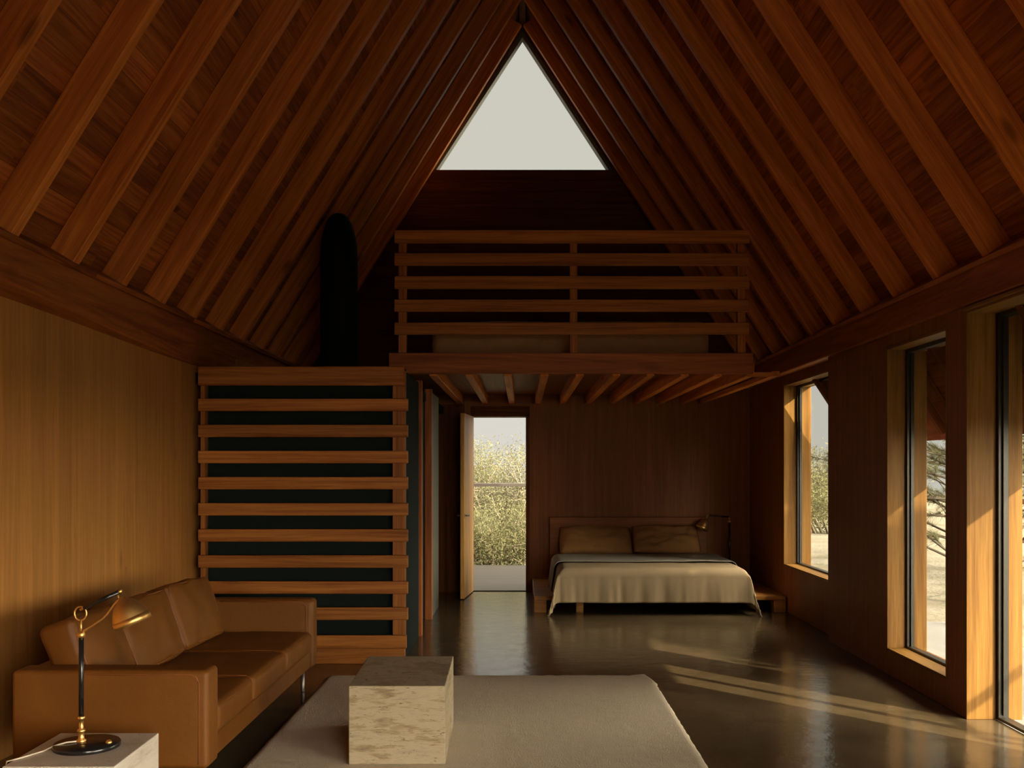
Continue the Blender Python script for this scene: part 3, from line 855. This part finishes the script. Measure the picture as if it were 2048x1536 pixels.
bm = BM(); tube(bm, [k((168, 1216)), k((238, 1184))], 0.0085, 16); obj('upper_arm', bm, M['black'], t, label='black tilted upper arm')
bm = BM(); tube(bm, [k((163, 1268)), k((168, 1262)), k((190, 1248)), k((206, 1237)), k((214, 1229)), k((228, 1209)), k((236, 1201)), k((244, 1196))], 0.0045, 12); obj('lower_arm', bm, M['brass'], t, label='bent brass lower arm')
shade(t, k((243, 1193)), (0.38, 0.06, -0.92), 0.116, 0.0735)
bm = BM()
lathe(bm, [(0.012, 0.0), (0.012, 0.004), (0.007, 0.012), (0.001, 0.014)], (wx(222, s), Y-0.02, 0.381), (0,0,1), 16)
obj('switch', bm, M['brass'], t, label='small brass switch')
bm = BM()
tube(bm, [k((158, 1481)) + Vector((0,-0.01,0)), (wx(140, s), Y-0.03, 0.386), (wx(118, s), Y-0.05, 0.376), (wx(104, s), Y-0.07, 0.364), (wx(84, s), Y-0.16, 0.364), (-1.92, Y-0.20, 0.362), (-1.925, Y-0.21, 0.30), (-1.93, Y-0.21, 0.02)], 0.0033, 8)
obj('cord', bm, M['cord'], t, label='ivory cable')

# ================================================================== BED
t = thing('bed', 'low timber platform bed with plain headboard along the back wall', 'bed', (1.4, 10.9, 0))
PF = 10.10
bm = BM(); box(bm, 0.118, XREC-0.02, PF, YB-0.01, 0.125, 0.167, 'x', 0.003)
obj('platform', bm, M['bedwood'], t)
for (a, b) in ((0.118, 0.243), (0.545, 0.617), (XREC-0.14, XREC-0.02)):
    for (p, q) in ((PF+0.002, PF+0.12), (YB-0.3, YB-0.18)):
        bm = BM(); box(bm, a, b, p, q, 0.0, 0.124, 'x', 0.003); obj('leg', bm, M['bedwood'], t)
bm = BM(); box(bm, 0.32, 2.16, YB-0.10, YB-0.03, 0.168, 0.885, 'x', 0.004)
obj('headboard', bm, M['back'], t)
BX0, BX1, BY0, BY1 = 0.36, 2.24, 9.93, YB-0.12
ZM = 0.445
bm = BM(); rbox(bm, ((BX0+BX1)/2, (BY0+BY1)/2, (0.168+ZM)/2), (BX1-BX0, BY1-BY0, ZM-0.168), 0.06, (0,0,0.01), 10)
obj('mattress', bm, M['mattress'], t)

def drape(bm, ax0, ax1, y_head, y_foot, ztop, over_l, over_r, over_f, rad=0.07, n=(150, 120), fl=0.30, minz=0.008, seed=0.0, thick=0.008, wr=0.004, fold=0.02):
    """cloth lying over the mattress: flat top, rounded borders, hanging sides and foot"""
    W = ax1-ax0; Lf = y_head - y_foot
    def fall(e):        # arc length past the edge start -> (outward, down)
        a = rad*math.pi/2
        if e <= 0: return 0.0, 0.0
        if e < a: return rad*math.sin(e/rad), rad*(1-math.cos(e/rad))
        return rad + (e-a)*0.14*fl/0.3, rad + (e-a)
    V = []
    for j in range(n[1]+1):
        row = []
        b = (Lf - rad + over_f + rad*0.5)*j/n[1]
        for i in range(n[0]+1):
            a = -over_l + (W + over_l + over_r)*i/n[0]
            eL = rad - a; eR = a - (W - rad); eF = b - (Lf - rad)
            oL, dL = fall(eL); oR, dR = fall(eR); oF, dF = fall(eF)
            x = ax0 + a
            if eL > 0: x = ax0 + rad - oL
            if eR > 0: x = ax1 - rad + oR
            y = y_head - b
            if eF > 0: y = y_foot + rad - oF
            ds = max(dL, dR)
            drop = (ds**2.2 + dF**2.2)**(1/2.2)
            if ds > 0.05 and dF > 0.05:      # corner fold
                m = min(1.0, min(ds, dF)/0.3)
                sx = -1 if eL > 0 else 1
                x += sx*0.055*m; y -= 0.05*m
            z = ztop - drop
            hang = min(1.0, max(0.0, (drop-0.05)/0.3))
            w = mnoise.noise(Vector((a*3.2+seed, b*3.0, 0)))
            z += wr*w*(1-hang) + 0.006*mnoise.noise(Vector((a*2.0, 4.4+seed, 0)))*hang
            if dF >= ds and dF > 0: y -= fold*hang*(mnoise.noise(Vector((a*7+seed, 2.0, 0))) + 0.6*mnoise.noise(Vector((a*17+seed, b*1.5, 0))))
            elif ds > 0: x += (-1 if eL > 0 else 1)*fold*hang*(mnoise.noise(Vector((b*8+seed, 5.0, 0))) + 0.8*mnoise.noise(Vector((b*26+seed, 1.0, 0))))
            if z < minz: 
                ov = minz - z; z = minz + 0.006*math.sin(a*30); y -= ov*0.35 if dF > 0 else 0
            row.append(bm.verts.new((x, y, z)))
        V.append(row)
    for j in range(n[1]):
        for i in range(n[0]):
            f = bm.faces.new((V[j][i], V[j][i+1], V[j+1][i+1], V[j+1][i])); f.smooth = True
    bmesh.ops.recalc_face_normals(bm, faces=bm.faces[:])
    if V[0][n[0]//2].normal.z < 0: bmesh.ops.reverse_faces(bm, faces=bm.faces[:])
    bmesh.ops.solidify(bm, geom=bm.faces[:], thickness=-thick) if False else None
def cloth_obj(name, bm, mat, origin, thick):
    o = obj(name, bm, mat, origin=origin)
    md = o.modifiers.new('thickness', 'SOLIDIFY'); md.thickness = thick; md.offset = 1.0
    return o
bm = BM(); drape(bm, BX0-0.012, BX1+0.012, 11.44, BY0-0.02, ZM+0.020, 0.36, 0.36, 0.345, rad=0.095, seed=1.0)
o = cloth_obj('blanket', bm, M['blanket'], (1.3, 10.6, ZM), 0.008)
tag(o, 'oatmeal blanket spread over the bed and hanging at its foot', 'blanket')
bm = BM(); drape(bm, BX0-0.028, BX1+0.012, 11.36, 10.35, ZM+0.034, 0.33, 0.05, -0.10, rad=0.075, n=(150, 60), seed=6.0, fold=0.03, wr=0.006)
o = cloth_obj('throw', bm, M['sheet'], (1.3, 10.9, ZM), 0.007)
tag(o, 'grey linen throw laid across the head half of the bed', 'throw')
# pillows
def pillow(x0, x1, label, seed, dz=0.0):
    bm = BM(); nx, ny = 40, 26; g = {}
    w, h = (x1-x0)/2, 0.198
    c = Vector(((x0+x1)/2, YB-0.275, ZM+0.185+dz)); rot = Matrix.Rotation(R(-46), 3, 'X')
    for sgn in (1, -1):
        for j in range(ny+1):
            for i in range(nx+1):
                u, v = i/nx*2-1, j/ny*2-1
                edge = (i in (0, nx) or j in (0, ny))
                if edge and sgn < 0: g[(sgn, i, j)] = g[(1, i, j)]; continue
                pin = 1 - 0.05*(1-v*v)*(abs(u)**3); pin2 = 1 - 0.06*(1-u*u)*(abs(v)**3)
                th = 0.085*((1-u**4)*(1-v**4))**0.55*(1 + 0.25*mnoise.noise(Vector((u*2.5+seed, v*2.5, 0))))
                wr = 0.010*mnoise.noise(Vector((u*6+seed, v*4, 3)))
                p = Vector((u*w*pin2*1.0, 0, v*h*pin)); p.x *= 1-0.03*(v > 0)*v
                p.y = -sgn*th + wr
                g[(sgn, i, j)] = bm.verts.new(c + rot @ p)
        for j in range(ny):
            for i in range(nx):
                q = [g[(sgn, i, j)], g[(sgn, i+1, j)], g[(sgn, i+1, j+1)], g[(sgn, i, j+1)]]
                f = bm.faces.new(q if sgn > 0 else q[::-1]); f.smooth = True
    o = obj('pillow', bm, M['pillow'], origin=(c.x, c.y, ZM+0.03)); tag(o, label, 'pillow', 'pillows at the bed head')
pillow(0.425, 1.255, 'olive brown pillow at the bed head nearest the open door', 2.0)
pillow(1.265, 2.035, 'olive brown pillow at the bed head under the brass reading lamp', 8.0, 0.012)
# reading lamp on the platform
s = 173.0; Y = F/s
t, k, r = lamp('reading_lamp', 'brass and black jointed reading lamp standing beside the bed head', s, Y, 0.168, 0.10,
               {'foot': (1459, 1140), 'joint': (1459, 1043), 'r': 0.011}, 'jointed brass lamps')
bm = BM(); tube(bm, [k((1459, 1043)), k((1459, 1037)), k((1455, 1034))], 0.008, 10); obj('stem', bm, M['brass'], t)
bm = BM(); tube(bm, [k((1457, 1034)), k((1418, 1031))], 0.0095, 14); obj('upper_arm', bm, M['black'], t, label='black horizontal arm')
bm = BM(); tube(bm, [k((1419, 1031)), k((1415, 1029)), k((1414, 1035)), k((1411, 1039))], 0.007, 10); obj('knuckle', bm, M['brass'], t)
shade(t, k((1413, 1036)), (-0.42, -0.10, -0.88), 0.140, 0.075)

# ================================================================== OUTSIDE
bm = BM()
gx, gy = 40, 40
V = [[bm.verts.new((-40 + 90*i/gx, -40 + 110*j/gy, -0.30 + 0.25*mnoise.noise(Vector((i*0.3, j*0.3, 0)))*(1 if (abs(-40+90*i/gx) > 6 or -40+110*j/gy > 16) else 0.1))) for i in range(gx+1)] for j in range(gy+1)]
for j in range(gy):
    for i in range(gx): bm.faces.new((V[j][i], V[j][i+1], V[j+1][i+1], V[j+1][i])).smooth = True
tag(obj('ground', bm, M['ground']), 'pale sandy ground around the cabin', 'ground', kind='structure')
# porch slabs
bm = BM(); box(bm, 2.75, 4.15, -3.0, 9.7, -0.30, -0.03, 'y', 0)
box(bm, -4, 4.15, -5.2, YF, -0.30, -0.03, 'y', 0)
tag(obj('terrace', bm, M['terrace']), 'grey concrete terrace outside the tall windows', 'terrace', kind='structure')
bm = BM(); box(bm, -3.0, 2.4, YB+0.30, 15.3, -0.16, -0.02, 'x', 0)
tag(obj('back_deck', bm, M['greydeck']), 'weathered grey board deck outside the open door', 'deck', kind='structure')
t = thing('deck_railing', 'thin steel rail across the deck outside the open door', 'railing', (-0.3, 15.2, -0.02))
bm = BM(); box(bm, -3.0, 2.4, 15.17, 15.22, 1.185, 1.235, 'x', 0.004); obj('handrail', bm, M['steel'], t)
for x in (-2.95, -1.2, 0.55, 2.3):
    bm = BM(); box(bm, x-0.02, x+0.02, 15.175, 15.215, -0.02, 1.186, 'z', 0.002); obj('post', bm, M['steel'], t)
t = thing('terrace_railing', 'thin steel rail along the terrace outside the tall window', 'railing', (4.1, 5.0, -0.03))
bm = BM(); box(bm, 4.08, 4.13, 3.6, 9.6, 1.16, 1.205, 'y', 0.004); obj('handrail', bm, M['steel'], t)
for y in (3.65, 5.6, 7.6, 9.55):
    bm = BM(); box(bm, 4.085, 4.125, y-0.02, y+0.02, -0.03, 1.161, 'z', 0.002); obj('post', bm, M['steel'], t)

def shrub(name, label, c, size, nleaf, leaf, mat, nbr=26, seed=0, group='shrubs outside', cat='shrub'):
    rnd = random.Random(seed); c = Vector(c); sx, sy, sz = size
    t = thing(name, label, cat, c, group)
    bmb = BM(); bml = BM()
    tips = []
    for b in range(nbr):
        a = rnd.uniform(0, 2*math.pi); rr = rnd.uniform(0.15, 0.9)
        end = c + Vector((math.cos(a)*rr*sx, math.sin(a)*rr*sy, sz*rnd.uniform(0.45, 0.95)*(1-0.35*rr)))
        st = c + Vector((math.cos(a)*0.12*sx, math.sin(a)*0.12*sy, 0))
        mid = st.lerp(end, 0.5) + Vector((rnd.uniform(-.2,.2)*sx, rnd.uniform(-.2,.2)*sy, rnd.uniform(-0.05, 0.1)*sz))
        pts = [st, st.lerp(mid, 0.6) + Vector((rnd.uniform(-.05,.05), rnd.uniform(-.05,.05), 0)), mid, mid.lerp(end, .5) + Vector((rnd.uniform(-.08,.08), rnd.uniform(-.08,.08), .04)), end]
        tube(bmb, pts, 0.028*sz/1.6, 5, r2=0.006)
        tips += [(mid, 0.6), (end, 1.0), (mid.lerp(end, .5), 0.8)]
        for q in range(3):
            e2 = mid.lerp(end, rnd.random()) ; e3 = e2 + Vector((rnd.uniform(-1,1)*sx*.25, rnd.uniform(-1,1)*sy*.25, rnd.uniform(-.05,.22)*sz))
            tube(bmb, [e2, e2.lerp(e3, .5) + Vector((0,0,0.03)), e3], 0.010, 4, r2=0.003); tips.append((e3, 1.0))
    per = max(1, nleaf//len(tips))
    for (p, wgt) in tips:
        cl = rnd.uniform(0.12, 0.24)*min(sx, sz)
        for q in range(int(per*wgt)+1):
            d = Vector((rnd.gauss(0,1), rnd.gauss(0,1), rnd.gauss(0,0.7)))
            pos = p + d*cl*0.55
            n = Vector((rnd.gauss(0,1), rnd.gauss(0,1), rnd.gauss(0.3,1))).normalized()
            a = n.orthogonal().normalized(); a.rotate(Matrix.Rotation(rnd.uniform(0, 6.28), 3, n)); b = n.cross(a)
            L = leaf*rnd.uniform(.6, 1.4); W = L*0.38
            vs = [bml.verts.new(pos + a*L*x + b*W*y + n*z*L*.15) for (x, y, z) in ((-.5,0,0),(0,.5,.5),(.5,0,0),(0,-.5,.5))]
            bml.faces.new(vs)
    obj('branches', bmb, M['bark'], t)
    obj('foliage', bml, M[mat], t, recalc=False)
    return t
G0 = -0.35
shrub('shrub', 'pale olive shrub just beyond the deck rail, filling the foot of the doorway', (-0.35, 16.6, -0.7), (1.6, 0.8, 1.75), 30000, 0.042, 'leaf_olive', 40, 1)
shrub('shrub', 'tangled grey-green bush rising behind the rail in the open doorway', (0.1, 18.9, -0.6), (2.0, 0.9, 2.5), 30000, 0.048, 'leaf_grey', 46, 2)
shrub('shrub', 'taller olive bush at the back of the doorway view', (-1.0, 22.2, -0.6), (2.4, 1.0, 3.1), 24000, 0.055, 'leaf_olive', 34, 3)
shrub('shrub', 'sunlit olive shrub seen through the window by the bed', (8.2, 27.0, -0.5), (2.4, 1.4, 2.0), 14000, 0.08, 'leaf_olive', 26, 4)
shrub('shrub', 'darker bush on the horizon seen through the window by the bed', (10.6, 35.0, -0.4), (3.0, 1.6, 3.0), 8000, 0.13, 'leaf_grey', 26, 5)
shrub('shrub', 'olive shrub beyond the glazed door at the picture edge', (9.6, 13.0, -0.4), (1.2, 1.2, 2.6), 9000, 0.07, 'leaf_olive', 26, 6)

shrub('added_shade_tree', 'broad leafy tree added unseen beside the terrace to shade the bed window', (6.7, 5.85, -0.4), (1.4, 1.5, 5.6), 34000, 0.12, 'leaf_grey', 70, 9, group='added shade trees beside the terrace', cat='tree')  # unseen tree, added to keep sun off the bed window
shrub('added_shade_tree', 'slim leafy tree added unseen beside the terrace to shade the middle window, nearer the glazed door', (6.7, 3.15, -0.4), (1.0, 0.80, 5.0), 24000, 0.12, 'leaf_grey', 50, 19, group='added shade trees beside the terrace', cat='tree')  # second added tree out of view, blocks sun to the middle window
# pine outside window 2
def pine(label, c, hgt, seed):
    rnd = random.Random(seed); c = Vector(c)
    t = thing('pine_tree', label, 'tree', c, None)
    bmb = BM(); bml = BM()
    tube(bmb, [c, c + Vector((.06,.03,hgt*.4)), c + Vector((0,.08,hgt))], 0.12, 8, r2=0.03)
    for b in range(64):
        z = rnd.uniform(0.08, 0.95)*hgt; a = rnd.uniform(0, 6.283); L = (1.6*(1-z/hgt)+0.8)*rnd.uniform(.7, 1.1)
        st = c + Vector((0, 0, z)); dr = Vector((math.cos(a), math.sin(a), rnd.uniform(-.1, .45)))
        pts = [st + dr*L*u + Vector((rnd.uniform(-.05,.05), rnd.uniform(-.05,.05), 0.18*u*u*L)) for u in (0, .25, .5, .75, 1)]
        tube(bmb, pts, 0.022, 5, r2=0.006)
        tw = [(pts[k], (pts[k]-pts[k-1]).normalized()) for k in (2, 3, 4)]
        for q in range(5):
            u = rnd.uniform(.3, 1); p = st + dr*L*u + Vector((0,0,.18*u*u*L)); d2 = (dr + Vector((rnd.uniform(-1,1), rnd.uniform(-1,1), rnd.uniform(-.2,.8)))).normalized()
            e = p + d2*rnd.uniform(.18, .4); tube(bmb, [p, e], 0.007, 4, r2=0.004); tw.append((e, d2))
        for (p, d) in tw:
            for q in range(80):
                nd = (d*0.7 + Vector((rnd.gauss(0,.6), rnd.gauss(0,.6), rnd.gauss(0,.6)))).normalized()
                o = p - d*rnd.uniform(0, .16); e = o + nd*rnd.uniform(.10, .17)
                sd = nd.orthogonal().normalized()*0.0036
                bml.faces.new([bml.verts.new(o-sd), bml.verts.new(o+sd), bml.verts.new(e)])
    obj('trunk', bmb, M['bark_dark'], t); obj('foliage', bml, M['needle'], t, recalc=False)
pine('dark pine with long needles behind the terrace rail in the tall window', (6.00, 12.9, -0.35), 3.6, 11)
pine('second dark pine further back across the sand in the tall window', (8.0, 16.7, -0.35), 4.4, 23)

# ================================================================== LIGHT
SAZ = Vector((-0.68, 0.733, 0)).normalized(); EL = R(26.5)
sd = Vector((SAZ.x*math.cos(EL), SAZ.y*math.cos(EL), -math.sin(EL)))
L = bpy.data.lights.new('sun', 'SUN'); L.energy = 12.0; L.angle = R(0.7); L.color = (1.0, 0.84, 0.58)
so = bpy.data.objects.new('sun', L); C.objects.link(so); so.rotation_euler = sd.to_track_quat('-Z', 'Y').to_euler(); so.location = (20, -20, 15)

W = bpy.data.worlds.new('sky'); SC.world = W; W.use_nodes = True
nt = W.node_tree; bgn = nt.nodes['Background']
tc = nt.nodes.new('ShaderNodeTexCoord')
vm = nt.nodes.new('ShaderNodeVectorMath'); vm.operation = 'DOT_PRODUCT'
nt.links.new(tc.outputs['Generated'], vm.inputs[0]); vm.inputs[1].default_value = tuple(Vector((0.90, -0.36, 0.24)).normalized())
mr = nt.nodes.new('ShaderNodeMapRange'); mr.interpolation_type = 'SMOOTHSTEP'
mr.inputs['From Min'].default_value = 0.12; mr.inputs['From Max'].default_value = 1.0
mr.inputs['To Min'].default_value = 0.0; mr.inputs['To Max'].default_value = 1.0
nt.links.new(vm.outputs['Value'], mr.inputs['Value'])
mx = nt.nodes.new('ShaderNodeMix'); mx.data_type = 'RGBA'
mx.inputs[6].default_value = (0.70, 0.675, 0.605, 1); mx.inputs[7].default_value = (24.0, 21.0, 16.5, 1)
nt.links.new(mr.outputs[0], mx.inputs[0]); nt.links.new(mx.outputs[2], bgn.inputs['Color'])
bgn.inputs['Strength'].default_value = 1.0

# ================================================================== CAMERA
cam = bpy.data.cameras.new('camera'); co = bpy.data.objects.new('camera', cam); C.objects.link(co)
co.location = (0, 0, H); co.rotation_euler = (R(90), 0, 0)
cam.sensor_fit = 'HORIZONTAL'; cam.sensor_width = 36.0; cam.lens = 36.0*F/2048.0
cam.shift_x = (1024.0-VX)/2048.0; cam.shift_y = (VY-768.0)/2048.0
cam.clip_start = 0.05; cam.clip_end = 300
SC.camera = co
